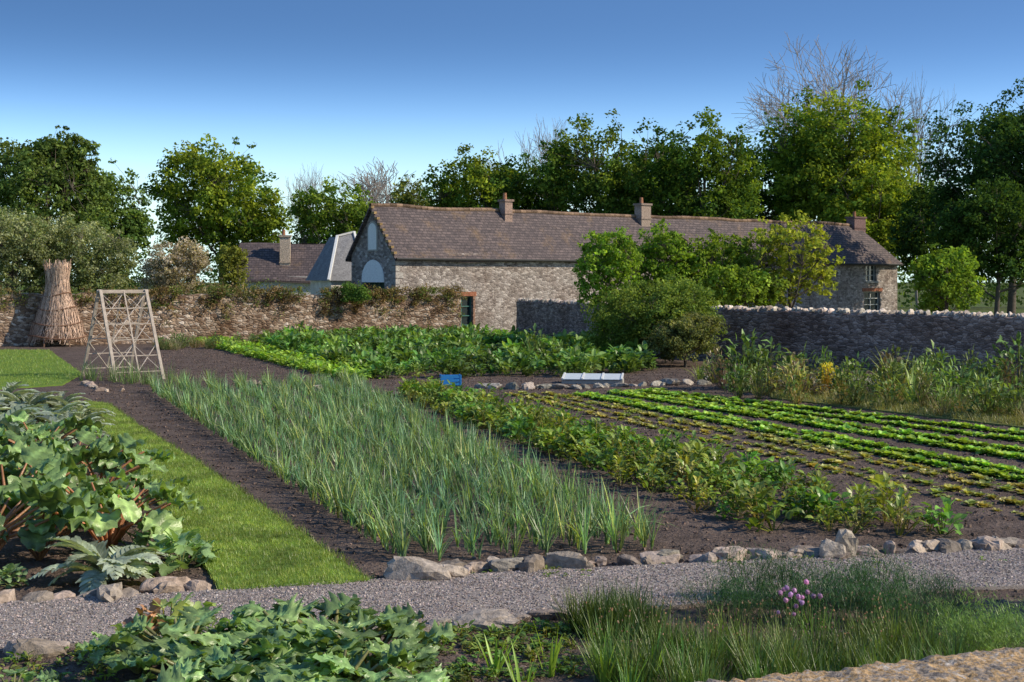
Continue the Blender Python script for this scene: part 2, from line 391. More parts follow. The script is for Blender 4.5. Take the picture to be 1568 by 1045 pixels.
for (a,c,k) in(((1450,822),(640,604),.27),((1370,822),(630,605),.32),((1290,820),(620,607),.27),((1200,815),(610,612),.38),((1120,800),(700,645),.6)):
    P=line(G(*a),G(*c),k,.1);P=P[U(0,1,len(P))>.12];scatter(mb,pr,P,sc=U(.55,1.2,len(P)),tint=tints(len(P),.6,1.3,.25))
mb.build('broad_bean_row',M_crop)
mb=MB();pr=[rosette(18,.21,.16,(.29,.46,.075)) for _ in range(6)]
for (a,c) in(((1600,748),(885,607)),((1600,735),(898,606)),((1600,712),(930,603)),((1600,700),(945,602)),((1600,684),(968,601)),((1600,672),(990,600))):
    P=line(G(*a),G(*c),.15,.035);P=P[U(0,1,len(P))>.06];scatter(mb,pr,P,sc=U(.65,1.15,len(P)),tint=tints(len(P),.7,1.2,.12))
mb.build('lettuce_rows',M_crop)
mb=MB();pr=[rosette(10,.16,.12,(.33,.35,.11)) for _ in range(5)]
for (a,c) in(((1620,806),(770,603)),((1620,790),(795,603)),((1620,772),(825,603)),((1620,762),(840,605))):
    P=line(G(*a),G(*c),.2,.05);P=P[U(0,1,len(P))>.12];scatter(mb,pr,P,sc=U(.5,1.25,len(P)),tint=tints(len(P),.75,1.2,.15))
mb.build('seedling_lettuce_rows',M_crop)
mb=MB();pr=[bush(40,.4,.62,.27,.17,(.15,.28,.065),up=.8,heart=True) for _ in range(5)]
P=fill(GP([(350,518),(570,582),(860,580),(1000,570),(930,538),(700,515),(470,508)]),850)
g=np.array([1+.65*mn.noise(Vector((p[0]*.35,p[1]*.25,9))) for p in P])
scatter(mb,pr,P,sc=U(.5,1.2,len(P))*(.5+.5*g),tint=tints(len(P),.5,1.35,.15)*g[:,None])
mb.build('cabbage_bed',M_crop)
mb=MB();pr=[bush(26,.24,.3,.2,.14,(.27,.44,.065),up=.6) for _ in range(5)]
for o in(0,16,34): 
    P=line(G(285+o,522-o*.1),G(545+o,586-o*.12),.3,.08);scatter(mb,pr,P,sc=U(.7,1.15,len(P)),tint=tints(len(P),.8,1.2,.1))
mb.build('spinach_row',M_crop)

# ---------------------------------------------------------------- large leaf plants
def rhubarb(nl=16,S=1.,green=(.25,.39,.13),teeth=.08,nseg=12,stalk=(.45,.22,.1),lw=1.,ls=1.):
    b=MB()
    for i in range(nl):
        az=i*2.4+U(-.4,.4);k=U(.5,1);r=.12+.6*k*S;z=(.25+.6*(1-k*.5)*U(.7,1.2))*S
        p=np.array([math.cos(az)*r,math.sin(az)*r,z]);mid=np.array([p[0]*.4,p[1]*.4,z*.65])
        tube(b,[(0,0,0),mid,p],[.022,.017,.012],5,np.array(stalk)*U(.7,1.2))
        leaf(b,p,az+U(-.3,.3),U(-.3,.7),U(.3,.5)*S*ls,U(.3,.46)*S*lw*ls,np.array(green)*U(.6,1.3),n=nseg,droop=U(.5,1.6),fold=U(-.2,.35),prof='heart',m=3,ruffle=.05*S,teeth=teeth,rib=1.5,roll=U(-.4,.4))
    return b.arrays()
def cardoon(nl=20,S=1.):
    b=MB();col=np.array([.34,.42,.31])
    for i in range(nl):
        az=i*2.4+U(-.3,.3);el=U(.7,1.35);dr=U(1.,2.);Lr=U(.7,1.1)*S;c=col*U(.7,1.2)
        sp=leaf(b,(0,0,.03),az,el,Lr,.06*S,c*1.25,n=12,droop=dr,fold=.3,prof='strap')
        for j in range(2,13):
            t=j/12;ll=.26*S*math.sin(math.pi*min(.97,t*.85+.08))
            for sg in(-1,1): leaf(b,sp[min(j,12)],az+sg*U(.7,1.),el-dr*t+.25,ll*U(.8,1.2),.1*S,c*U(.85,1.15),n=3,droop=.7,fold=.2,roll=sg*.3)
    return b.arrays()
rp=[rhubarb(int(U(18,24))) for _ in range(4)];cp=[cardoon() for _ in range(3)]
def place(name,protos,pts,mat,s=(.85,1.15),tl=(.85,1.15),sm=True,spread=0):
    for q in pts:
        b=MB();P=np.array([[0,0,.02]]);scatter(b,[protos[rng.integers(len(protos))]],P,sc=U(*s,1)*(q[2] if len(q)>2 else 1),tilt=.04,tint=tints(1,*tl,.05))
        b.build(name,mat,sm,loc=tuple(G(q[0],q[1])))
place('rhubarb_plant',rp,[(-30,880,1.1),(60,862,1.05),(165,850,.95),(100,825,1.05),(10,815,1.15),(195,808,.8),(70,785,1.1),(150,775),(-40,790,1.1),(20,750,1.15),(110,742,1.05),(60,720,1.1)],M_big)
place('cardoon_plant',cp,[(165,898,.85),(50,705,1.1),(-20,700,1.25),(110,690),(20,675,1.15),(80,665,1.05),(-40,660,1.1),(120,655,.85),(40,645,1.15),(0,638,1.2),(90,640,.95)],M_big)
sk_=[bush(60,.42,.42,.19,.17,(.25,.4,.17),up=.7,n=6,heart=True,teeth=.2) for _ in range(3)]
place('sea_kale_plant',sk_,[(275,876,.95),(235,850,.9),(300,864,.6),(15,900,.5)],M_big)
fk=[rhubarb(24,.5,(.24,.39,.14),teeth=.25,nseg=14,stalk=(.24,.25,.09),lw=1.1,ls=1.2) for _ in range(4)]
place('angelica_plant',fk,[(280,1045,1.),(350,1055),(400,1042,1.05),(455,1028,1.15),(510,1032,1.25),(565,1050,1.15),(330,1085,1.2),(430,1090,1.2),(210,1035,.8),(520,1100,1.2),(20,1085,.6),(380,1120,1.2),(590,1090,1.)],M_big)
rd=[bush(44,.3,.46,.14,.11,(.34,.18,.1),up=.8,n=6,heart=True,teeth=.18)]+[bush(44,.3,.46,.14,.11,(.3,.37,.12),up=.8,n=6,heart=True,teeth=.18) for _ in range(2)]
place('red_leaf_plant',rd,[(255,1010,1.),(300,1000,.8),(190,1020,.8),(225,1010,.9),(280,1025,.9)],M_big)

def spikes(n,L,W,col,spread=.06,dr=(.0,.4),el=(1.1,1.5),nn=4):
    b=MB()
    for _ in range(n):
        a=U(0,6.28);r=U(0,spread);leaf(b,(r*math.cos(a),r*math.sin(a),0),a+U(-.5,.5),U(*el),L*U(.6,1.1),W,np.array(col)*U(.6,1.4),n=nn,droop=U(*dr),fold=.3,prof='strap',rib=1)
    return b.arrays()
ir=[spikes(8,.46,.04,(.28,.46,.06)) for _ in range(3)]
place('iris_plant',ir,[(757,1036),(840,1040,.95),(800,1075),(925,1050,.8),(682,990,.5),(1000,1040,.8),(965,1060,.8)],M_crop)
ch=[spikes(46,.4,.011,(.14,.25,.06),.13,(0,.6),(1.,1.5)) for _ in range(5)]
def chive_bed(name,poly,n,sc=(.75,1.2),tl=(.45,1.3)):
    b=MB();P=fill(GP(poly),n);scatter(b,ch,P,sc=U(*sc,n),tint=tints(n,*tl,.2));b.build(name,M_crop)
chive_bed('chive_clump',[(890,1000),(1400,985),(1480,1040),(1400,1090),(950,1080)],105)
chive_bed('chive_clump',[(870,960),(1000,950),(1010,980),(900,995)],28,(.95,1.2),(.4,.65))
def chive_flower():
    b=MB();tube(b,[(0,0,0),(.01,0,.25),(0,.01,.46)],.003,3,(.1,.17,.05))
    V,F,C=rock(3,.3,1,5);b.add(V*.042+np.array([0,.01,.47]),F,np.array([.5,.29,.58]))
    for _ in range(30):
        d=rng.normal(size=3);d/=np.linalg.norm(d);leaf(b,np.array([0,.01,.47])+d*.015,math.atan2(d[1],d[0]),math.asin(d[2]),.016,.008,(.55,.33,.62),n=1,droop=0,fold=0,rib=1)
    return b.arrays()
b=MB();P=fill(GP([(1185,1008),(1250,1008),(1260,978),(1190,978)]),18);scatter(b,[chive_flower()],P,sc=U(.8,1.15,18),tint=tints(18,.7,1.3,.1));
b.build('chive_flowers',M_crop)
def bud():
    b=MB();tube(b,[(0,0,0),(.01,0,.25),(0,.01,.44)],.0025,3,(.15,.2,.06))
    V,F,C=rock(1,.2,1.4,5);b.add(V*.02+np.array([0,.01,.45]),F,np.array([.45,.3,.2]));return b.arrays()
b=MB();P=fill(GP([(900,1040),(1450,1040),(1400,985),(900,995)]),240);scatter(b,[bud()],P,sc=U(.65,1.1,240),tint=tints(240,.7,1.3,.1));b.build('chive_buds',M_crop)
def fennel(col=(.05,.12,.035),n=26,R=.36,Hh=.5):
    b=MB()
    for _ in range(n):
        a=U(0,6.28);r=R*U(0,1)**.5;top=np.array([r*math.cos(a),r*math.sin(a),Hh*U(.3,1)*(1-.4*(r/R)**2)])
        tube(b,[(top[0]*.3,top[1]*.3,0),top],.003,3,np.array(col)*1.2)
        for _ in range(85):
            p=top+rng.normal(0,.065,3);leaf(b,p,U(0,6.28),U(-1,1.2),U(.03,.08),.009,np.array(col)*U(.5,1.7),n=1,droop=0,fold=0,prof='strap',rib=1)
    return b.arrays()
fn=[fennel() for _ in range(4)];fn2=[fennel((.18,.3,.07)) for _ in range(2)]
place('fennel_plant',fn,[(1150,925),(1200,928,1.05),(1250,928,1.05),(1300,930),(1350,925,.95),(1400,935,.9),(1230,955,.9),(1290,960,.9),(1340,960,.9),(1130,950,.8),(1420,960,.8),(1180,960,.8),(1450,940,.8),(1090,945,.8),(1380,975,.9)],M_crop)
place('fennel_plant',fn2,[(1500,1000,1.),(1450,985,.8),(1550,990,.7),(1530,1015,1.1),(1480,1020,.9)],M_crop)
wd=[bush(20,.12,.12,.07,.04,(.19,.3,.06)) for _ in range(3)]
b=MB();P=fill(GP([(620,975),(900,965),(880,1045),(620,1060)]),110);scatter(b,wd,P,sc=U(.4,1.2,110),tint=tints(110,.6,1.2,.2))
P=fill(GP([(0,1010),(170,1005),(160,1060),(0,1060)]),20);scatter(b,wd,P,sc=U(.4,1.1,20),tint=tints(20,.6,1.2,.2))
P=fill(GP([(560,905),(600,885),(1560,850),(1560,870)]),60);scatter(b,wd,P,sc=U(.3,.8,60),tint=tints(60,.6,1.2,.2))
P=fill(GP([(600,610),(1500,830),(1568,780),(800,600)]),70);scatter(b,wd,P,sc=U(.3,.8,70),tint=tints(70,.6,1.2,.2));b.build('weeds',M_crop)

# ---------------------------------------------------------------- herbaceous border, right
cols={'g':(.14,.23,.065),'y':(.27,.3,.09),'d':(.22,.18,.11),'l':(.2,.32,.09)}
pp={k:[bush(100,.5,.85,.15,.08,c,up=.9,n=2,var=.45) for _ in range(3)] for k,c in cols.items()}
yc=[spikes(44,1.0,.06,(.3,.37,.1),.15,(.2,1.1),(.8,1.5)) for _ in range(3)]
dg=[spikes(60,.8,.018,(.32,.3,.16),.3,(.1,.9),(.9,1.5)) for _ in range(3)]
b=MB()
for a,c,st in(((1110,598),(1620,610),.45),((1140,610),(1640,652),.6),((1100,588),(1620,600),.55),((1170,604),(1640,632),.6)):
    P=line(G(*a),G(*c),st,.3)
    for q in P:
        kk=rng.choice(['g','g','g','g','y','d','l','l']);s_=U(.6,1.5);scatter(b,pp[kk],q[None],sc=np.array([[s_,s_,U(.45,1.5)]]),tint=tints(1,.55,1.3,.12))
P=fill(GP([(1110,600),(1600,660),(1600,605),(1120,585)]),35);scatter(b,dg,P,sc=U(.4,1.1,35),tint=tints(35,.6,1.3,.2))
b.build('herbaceous_border',M_crop)
place('yucca_plant',yc,[(1375,612,1.25),(1400,622,1.),(1350,606,.9),(1095,588,.9),(1070,584,.7),(1235,605,.8)],M_crop)
fb=[bush(140,.5,1.1,.13,.09,(.6,.5,.06),up=.9,n=2,inner=.75)]
place('yellow_flower_bush',fb,[(1268,605,.9)],M_crop,tl=(1,1.1))
place('green_shrub',pp['g'],[(1145,598,1.8),(1180,596,1.7),(1220,606,1.6),(1470,625,1.2),(1520,610,1.5),(820,560,1.6),(860,562,1.3),(1130,612,1.3),(1560,600,1.8),(1440,600,1.5),(1310,600,1.4)],M_crop)

# ---------------------------------------------------------------- trees
def clump_leaves(b,cen,rc,n,ls,col,flat=.75,jit=.7):
    d=rng.normal(size=(n,3));d/=np.linalg.norm(d,axis=1)[:,None]
    r=rc*U(.15,1.15,(n,1))**.6;p=cen+d*r*np.array([1,1,flat])
    nn=d*.7+np.array([0,0,.45])+rng.normal(size=(n,3))*jit;nn/=np.linalg.norm(nn,axis=1)[:,None]
    a=np.cross(nn,rng.normal(size=(n,3)));a/=np.linalg.norm(a,axis=1)[:,None]+1e-9;c=np.cross(nn,a)
    s=(ls*U(.5,1.3,(n,1)))
    V=np.stack([p-a*s*.5,p+c*s*.32,p+a*s*.5,p-c*s*.32],1)
    C=(np.array(col)*U(.65,1.35,(n,1)))[:,None,:]*np.ones((1,4,1))
    b.add(V.reshape(-1,3),np.arange(4*n).reshape(-1,4),C.reshape(-1,3))
def tree(name,px,d,top,width,cbase,col,seed=0,ls=.3,dens=1.,col2=None,bark=(.12,.1,.08),sparse=0.,rcf=.12,nlobe=10,flat=.7,low=-.85,core=.78,base=None,wk=1.14):
    base=AT(px,d) if base is None else base;e=empty(name,tuple(base))
    rx=width/2*wk;ry=rx*.85;rz=(top-cbase)/2;zc=cbase+rz
    b=MB();tb=MB();R=(rx*rx*rz)**(1/3)
    cs=[];rc0=max(.22,rcf*R)
    lr=np.random.default_rng(seed+500)
    blobs=[(np.array([0,0,zc+.02*rz]),np.array([rx*core,ry*core,rz*.93]))]
    for i in range(nlobe):
        a=i*2.4+lr.uniform(-.5,.5);vz=lr.uniform(-.85,.78);h=(1-vz*vz)**.35
        v=np.array([math.cos(a)*h,math.sin(a)*h,vz]);q=lr.uniform(.36,.52)
        blobs.append((np.array([0,0,zc])+v*np.array([rx,ry,rz*1.15])*(1.-q)*lr.uniform(.9,1.1),np.array([rx,ry,rz*.88])*q))
    for bi,(bc,br) in enumerate(blobs):
        vol=(br[0]*br[1]*br[2])**(1/3)
        nc=int((5.6 if bi else 7.)*(vol/rc0)**1.75*dens)
        lt=lr.uniform(.75,1.25)
        for i in range(nc):
            v=rng.normal(size=3);v/=np.linalg.norm(v)
            if v[2]<low: continue
            env=1+.2*mn.noise(Vector(v*1.9+seed*7.3))+.14*mn.noise(Vector(v*4.+seed*3.1))
            rr=U(.3,1.)**.5*env
            p=bc+v*br*rr
            if p[2]<cbase*.9: continue
            cs.append((p,lt))
    for c,lt in cs:
        if U(0,1)<sparse: continue
        rc=rc0*U(.5,1.35);cc=np.array(col)
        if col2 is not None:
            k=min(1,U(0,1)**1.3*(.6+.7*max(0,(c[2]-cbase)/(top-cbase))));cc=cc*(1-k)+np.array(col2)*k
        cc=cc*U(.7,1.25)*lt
        n=int(6.5*(rc/ls)**2*U(.8,1.2))+8
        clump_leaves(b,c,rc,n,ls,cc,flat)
    bk=np.array(bark)
    tr=.03*top*.5+.03
    lean=U(-.3,.3,2)*min(1,top/8)
    tpts=[(0,0,-.1),(lean[0]*.3,lean[1]*.3,cbase*.6+.1),(lean[0],lean[1],cbase+rz*.5),(lean[0]*1.2,lean[1]*1.2,zc+rz*.5)]
    tube(tb,tpts,[tr*1.25,tr,tr*.65,tr*.15],8,bk)
    limbs=[]
    for i in range(9):
        a=i*2.4+U(-.3,.3);z0=cbase*.8+rz*U(0,.9);q0=np.array([lean[0]*.6,lean[1]*.6,z0])
        q2=np.array([math.cos(a)*rx*.65,math.sin(a)*ry*.65,min(z0+rz*U(.4,.9),zc+rz*.7)]);q1=(q0+q2)/2+np.array([0,0,-rz*.1])
        tube(tb,[q0,q1,q2],[tr*.45,tr*.28,tr*.1],5,bk);limbs+=[q1,q2,(q1+q2)/2]
    limbs=np.array(limbs)
    for c,v in cs[::3]:
        j=np.argmin(np.linalg.norm(limbs-c,axis=1));q=limbs[j];mid=(q+c)/2+rng.normal(0,.05*R,3)
        tube(tb,[q,mid,c],[tr*.12,tr*.08,tr*.03],3,bk)
    b.build('foliage',M_leaf,False,e);tb.build('trunk_and_limbs',M_bark,True,e)
    return e
def px2m(p,d): return p*d/FPX
def T(name,x0,x1,ytop,ybot,d,col,cb=1.5,**k):
    tree(name,(x0+x1)/2,d,H+px2m(430-ytop,d),px2m(x1-x0,d),max(cb,H+px2m(430-ybot,d)),col,**k)
dk=(.06,.125,.028);md=(.095,.175,.033);br=(.24,.34,.045);ye=(.38,.45,.055)
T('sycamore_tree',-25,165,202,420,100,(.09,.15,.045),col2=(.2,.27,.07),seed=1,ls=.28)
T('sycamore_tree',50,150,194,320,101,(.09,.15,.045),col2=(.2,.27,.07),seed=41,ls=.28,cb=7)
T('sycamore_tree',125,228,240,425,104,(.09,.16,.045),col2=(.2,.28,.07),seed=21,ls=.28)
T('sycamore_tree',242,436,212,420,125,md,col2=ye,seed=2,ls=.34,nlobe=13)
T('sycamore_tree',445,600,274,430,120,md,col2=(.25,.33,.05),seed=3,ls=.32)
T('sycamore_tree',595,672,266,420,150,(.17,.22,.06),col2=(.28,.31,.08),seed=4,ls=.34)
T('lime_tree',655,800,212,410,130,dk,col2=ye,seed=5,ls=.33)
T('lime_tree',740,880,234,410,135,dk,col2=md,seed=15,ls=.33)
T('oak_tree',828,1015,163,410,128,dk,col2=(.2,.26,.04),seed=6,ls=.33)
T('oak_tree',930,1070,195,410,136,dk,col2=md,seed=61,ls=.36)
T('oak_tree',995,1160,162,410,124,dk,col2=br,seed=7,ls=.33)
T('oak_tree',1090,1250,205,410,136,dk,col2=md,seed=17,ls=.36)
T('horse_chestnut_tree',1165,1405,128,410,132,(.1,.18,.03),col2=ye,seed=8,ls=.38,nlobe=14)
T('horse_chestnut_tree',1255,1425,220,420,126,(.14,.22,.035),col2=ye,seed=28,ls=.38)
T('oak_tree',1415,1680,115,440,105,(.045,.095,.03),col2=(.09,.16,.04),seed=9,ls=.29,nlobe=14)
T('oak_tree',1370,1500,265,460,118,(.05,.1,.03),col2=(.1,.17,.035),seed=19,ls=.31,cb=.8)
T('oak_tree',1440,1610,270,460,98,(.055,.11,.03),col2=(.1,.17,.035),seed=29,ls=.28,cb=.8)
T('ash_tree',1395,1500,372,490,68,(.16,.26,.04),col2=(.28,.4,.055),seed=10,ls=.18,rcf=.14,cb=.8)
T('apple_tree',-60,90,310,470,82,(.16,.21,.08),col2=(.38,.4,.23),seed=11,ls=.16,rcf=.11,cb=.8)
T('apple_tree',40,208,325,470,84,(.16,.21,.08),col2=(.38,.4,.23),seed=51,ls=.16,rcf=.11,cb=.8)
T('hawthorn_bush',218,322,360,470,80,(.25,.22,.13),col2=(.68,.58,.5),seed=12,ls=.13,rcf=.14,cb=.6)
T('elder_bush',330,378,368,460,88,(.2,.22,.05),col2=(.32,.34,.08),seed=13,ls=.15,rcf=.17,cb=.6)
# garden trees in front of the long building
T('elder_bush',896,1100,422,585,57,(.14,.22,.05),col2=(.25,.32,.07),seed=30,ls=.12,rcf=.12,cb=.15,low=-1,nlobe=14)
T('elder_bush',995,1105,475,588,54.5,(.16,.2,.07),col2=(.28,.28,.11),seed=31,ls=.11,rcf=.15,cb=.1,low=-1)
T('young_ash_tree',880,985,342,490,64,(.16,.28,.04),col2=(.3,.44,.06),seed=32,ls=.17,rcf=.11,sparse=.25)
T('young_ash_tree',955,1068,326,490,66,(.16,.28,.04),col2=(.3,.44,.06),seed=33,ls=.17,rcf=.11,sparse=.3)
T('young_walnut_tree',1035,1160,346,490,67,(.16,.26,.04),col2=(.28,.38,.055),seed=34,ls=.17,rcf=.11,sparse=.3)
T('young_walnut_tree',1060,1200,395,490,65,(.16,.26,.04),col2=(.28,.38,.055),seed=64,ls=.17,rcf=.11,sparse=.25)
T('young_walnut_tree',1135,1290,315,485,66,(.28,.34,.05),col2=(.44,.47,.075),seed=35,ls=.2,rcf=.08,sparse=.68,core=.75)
# small tree to the right of the garden, outside the view, throwing shade over the herb bed
tree('holly_tree',0,0,4.4,2.6,1.6,(.05,.1,.03),seed=77,ls=.12,rcf=.14,base=np.array([10.4,12.6,0.]))
b=MB()
for x in np.arange(-95,100,2.2):
    for k in range(3): clump_leaves(b,np.array([x+U(-1,1),U(165,180),U(1,5.8)]),U(1.6,3),90,.55,np.array([.1,.16,.05])*U(.7,1.3))
b.build('distant_woodland',M_leaf)
b=MB()
for x in np.arange(-34,-4,.8):
    q=U(89,95) if x>-12 else U(80,86)
    for k in range(3): clump_leaves(b,np.array([x,q,U(.8,2.9)]),U(.6,1.1),120,.16,np.array([(.21,.21,.1),(.28,.22,.13),(.17,.23,.08)][rng.integers(3)])*U(.7,1.2))
b.build('scrub_hedge',M_leaf)

def bare(name,px,d,top,spread,seed,half,col=(.3,.27,.25),lv=7,rs=1.):
    r=np.random.default_rng(seed);b=MB()
    def rec(p,dr,Lc,rad,l):
        q=p+dr*Lc;m=(p+q)/2+r.normal(0,.06*Lc,3)
        tube(b,[p,m,q],[rad,rad*.85,rad*.7],3 if l<lv-2 else 5,col)
        if l==0: return
        for i in range(4 if l==lv else 3 if l>2 else 2):
            a=r.normal(size=3);nd=dr+a*spread;nd[2]+=.12;nd/=np.linalg.norm(nd)
            rec(p+(q-p)*r.uniform(.6,1),nd,Lc*r.uniform(.7,.86),max(rad*.62,.02),l-1)
    rec(np.zeros(3),np.array([0,0,1.]),top*.24,top*.011*rs,lv)
    V=np.concatenate(b.V);s=top/np.percentile(V[:,2],99.5);up=V[V[:,2]>V[:,2].max()*.45]
    c=up.mean(0);sp=np.percentile(np.abs(up[:,0]-c[0]),97);kx=px2m(half,d)/(sp*s)
    b.V=[np.stack([(v[:,0]-c[0]*np.clip(v[:,2]/V[:,2].max()*2,0,1))*s*kx,(v[:,1]-c[1]*np.clip(v[:,2]/V[:,2].max()*2,0,1))*s,v[:,2]*s],1) for v in b.V]
    b.build(name,M_bark,True,loc=tuple(AT(px,d)))
bare('bare_ash_tree',1272,148,H+px2m(352,148),.42,3,135,lv=7)
bare('bare_ash_tree',1405,150,H+px2m(300,150),.36,4,50,lv=6)
bare('bare_ash_tree',845,150,H+px2m(250,150),.4,5,75,lv=6)
bare('bare_ash_tree',580,160,H+px2m(180,160),.42,6,65,lv=6)
bare('bare_ash_tree',475,165,H+px2m(175,165),.42,8,45,lv=6)

# ---------------------------------------------------------------- walls
def wall(name,pts,h0,h1,th,mat,seg=.3,jit=.07,topj=.1):
    b=MB();pts=[np.array(p[:2]) for p in pts];b_l=[]
    tot=sum(np.linalg.norm(q-p) for p,q in zip(pts[:-1],pts[1:]));acc=0;cols=[]
    for p,q in zip(pts[:-1],pts[1:]):
        Lc=np.linalg.norm(q-p);n=int(Lc/seg);u=(q-p)/Lc;nn=np.array([u[1],-u[0]])
        for i in range(n+1 if q is pts[-1] else n):
            s=i/n*Lc;c=p+u*s;hh=h0+(h1-h0)*(acc+s)/tot+topj*mn.noise(Vector((s*.7,acc,3)))
            prof=[(th/2,z*hh/10) for z in range(11)]+[(th*.25,hh+.03),(-th*.25,hh+.03)]+[(-th/2,z*hh/4) for z in range(4,-1,-1)]
            col=[]
            for o,z in prof:
                o+=jit*mn.noise(Vector((acc+s,z*1.5,o))*1.7);xy=c+nn*o;col.append((xy[0],xy[1],z))
            cols.append(col)
        acc+=Lc
    A=np.array(cols);k=A.shape[1];i=np.arange(A.shape[0]-1)[:,None]*k+np.arange(k-1)[None]
    b.add(A.reshape(-1,3),np.stack([i,i+1,i+1+k,i+k],-1).reshape(-1,4),(1,1,1))
    return b.build(name,mat)
M_w1=stonemat('garden_wall_stone',[(0,(.17,.115,.085)),(.4,(.32,.23,.165)),(.7,(.45,.35,.27)),(1,(.62,.54,.47))],(.17,.125,.1),4.6,9.5,(.38,.29,.23))
M_w2=stonemat('dark_wall_stone',[(0,(.16,.12,.105)),(.5,(.3,.225,.195)),(1,(.48,.37,.32))],(.16,.12,.105),5.,12.,(.6,.5,.45))
LW0,LW1=AT(-120,70),AT(703,84)
wall('left_garden_wall',[LW0,LW1],2.6,2.45,.5,M_w1,topj=.25)
RW=[AT(797,79),AT(905,71),AT(1100,60.5),AT(1568,50),AT(1900,44)]
wall('right_garden_wall',RW,2.15,1.95,.5,M_w2,jit=.04,topj=.05)
b=MB();Lt=0;tl=sum(np.linalg.norm(q-p) for p,q in zip(RW[:-1],RW[1:]))
for p,q in zip(RW[:-1],RW[1:]):
    P=line(p,q,.17,.02);n=len(P);Ls=np.linalg.norm(q-p);P[:,2]=2.23-.2*(Lt+np.linspace(0,Ls,n))/tl;Lt+=Ls
    scatter(b,rk[:6],P,sc=np.stack([U(.1,.22,n),U(.4,.55,n),U(.2,.5,n)],1),rz=np.full(n,math.atan2(q[1]-p[1],q[0]-p[0])),tilt=.14,tint=tints(n,.5,1.4,.04)*np.array([.5,.44,.38]))
b.build('wall_coping_stones',M_rock)
b=MB();u=(LW1-LW0);Lw=np.linalg.norm(u);u/=Lw;nn=np.array([u[1],-u[0],0])
for i in range(900):
    s=U(0,1);
    if s<.38 and U(0,1)<.6: continue
    if mn.noise(Vector((s*14,0,2)))<-.12 and U(0,1)<.75: continue
    z=2.75-abs(rng.normal(0,.6));p=LW0+u*s*Lw+nn*(.3+U(-.15,.15)) ;p[2]=max(.4,z+.15)
    clump_leaves(b,p,U(.15,.45),50,.1,np.array([(.3,.21,.1),(.24,.23,.09),(.16,.22,.06),(.37,.28,.16),(.13,.09,.05)][rng.integers(5)])*U(.6,1.3))
b.build('wall_climber',M_leaf)
b=MB()
for i in range(40): clump_leaves(b,AT(U(528,562),79.8,U(2.2,3.)),U(.2,.4),60,.12,np.array([.15,.26,.06]))
b.build('ivy_clump',M_leaf)
b=MB();P=fill([AT(240,71),AT(690,82),AT(690,78),AT(240,67)],120);scatter(b,dg,P,sc=U(.4,.9,120),tint=tints(120,.5,1.1,.2));scatter(b,pp['g'],P[:60]+.01,sc=U(.4,.9,60));b.build('wall_foot_growth',M_crop)

# ---------------------------------------------------------------- long stone building
ang=math.atan2(30.,37.4);LB=47.9;WB=4.8;EH=4.95;RH=7.75
farm=empty('stone_barn',(-6.8,84,0),ang)
M_bs=stonemat('barn_stone',[(0,(.17,.15,.14)),(.4,(.28,.25,.23)),(.75,(.39,.35,.33)),(1,(.54,.5,.47))],(.3,.265,.245),5.,9.5,(.66,.58,.54),.6,.04,.08)
def panel(b,o,ux,W_,H_,ops,nd,dep=.28,col=(1,1,1)):
    xs_=sorted({0,W_,*[v for q in ops for v in(q[0],q[1])]});zs_=sorted({0,H_,*[v for q in ops for v in(q[2],q[3])]})
    o=np.array(o,float);ux=np.array(ux,float);nd=np.array(nd,float);uz=np.array([0,0,1.])
    def pt(x,z,k=0):return o+ux*x+uz*z+nd*k
    for x0,x1 in zip(xs_[:-1],xs_[1:]):
        for z0,z1 in zip(zs_[:-1],zs_[1:]):
            if any(q[0]<=x0 and x1<=q[1] and q[2]<=z0 and z1<=q[3] for q in ops):continue
            b.add([pt(x0,z0),pt(x1,z0),pt(x1,z1),pt(x0,z1)],[[0,1,2,3]],col)
    for x0,x1,z0,z1 in ops:
        for a,c in(((x0,z0),(x1,z0)),((x1,z0),(x1,z1)),((x1,z1),(x0,z1)),((x0,z1),(x0,z0))):
            b.add([pt(*a),pt(*c),pt(*c,dep),pt(*a,dep)],[[0,1,2,3]],col)
ops=[(4.15,5.65,.55,2.35),(43.9,45.2,3.25,4.6),(43.7,45.7,.9,2.45),(28,29,3.1,4.1)]
b=MB()
panel(b,(0,0,0),(1,0,0),LB,EH,ops,(0,1,0))
panel(b,(0,WB,0),(0,-1,0),WB,EH,[(1.2,3.6,0,3.2)],(1,0,0))
panel(b,(LB,0,0),(0,1,0),WB,EH,[],(-1,0,0));panel(b,(LB,WB,0),(-1,0,0),LB,EH,[],(0,-1,0))
b.add([(0,WB,EH),(0,0,EH),(0,WB/2,RH-.06),(0,WB*.75,(EH+RH)/2-.03)],[[0,1,2,3]],(1,1,1))
b.build('walls',M_bs,parent=farm)
b=MB()
for i in range(13): 
    l=.55 if i%2 else .3;box(b,(l/2-.02,.0,.2+i*.38),(l,.07,.33),(.42,.39,.36));box(b,(0,(.85-l)/2-.02,.2+i*.38),(.07,.85-l,.33),(.36,.33,.3))
b.build('quoins',M_rock,parent=farm)
b=MB();bk=MB();gl=MB()
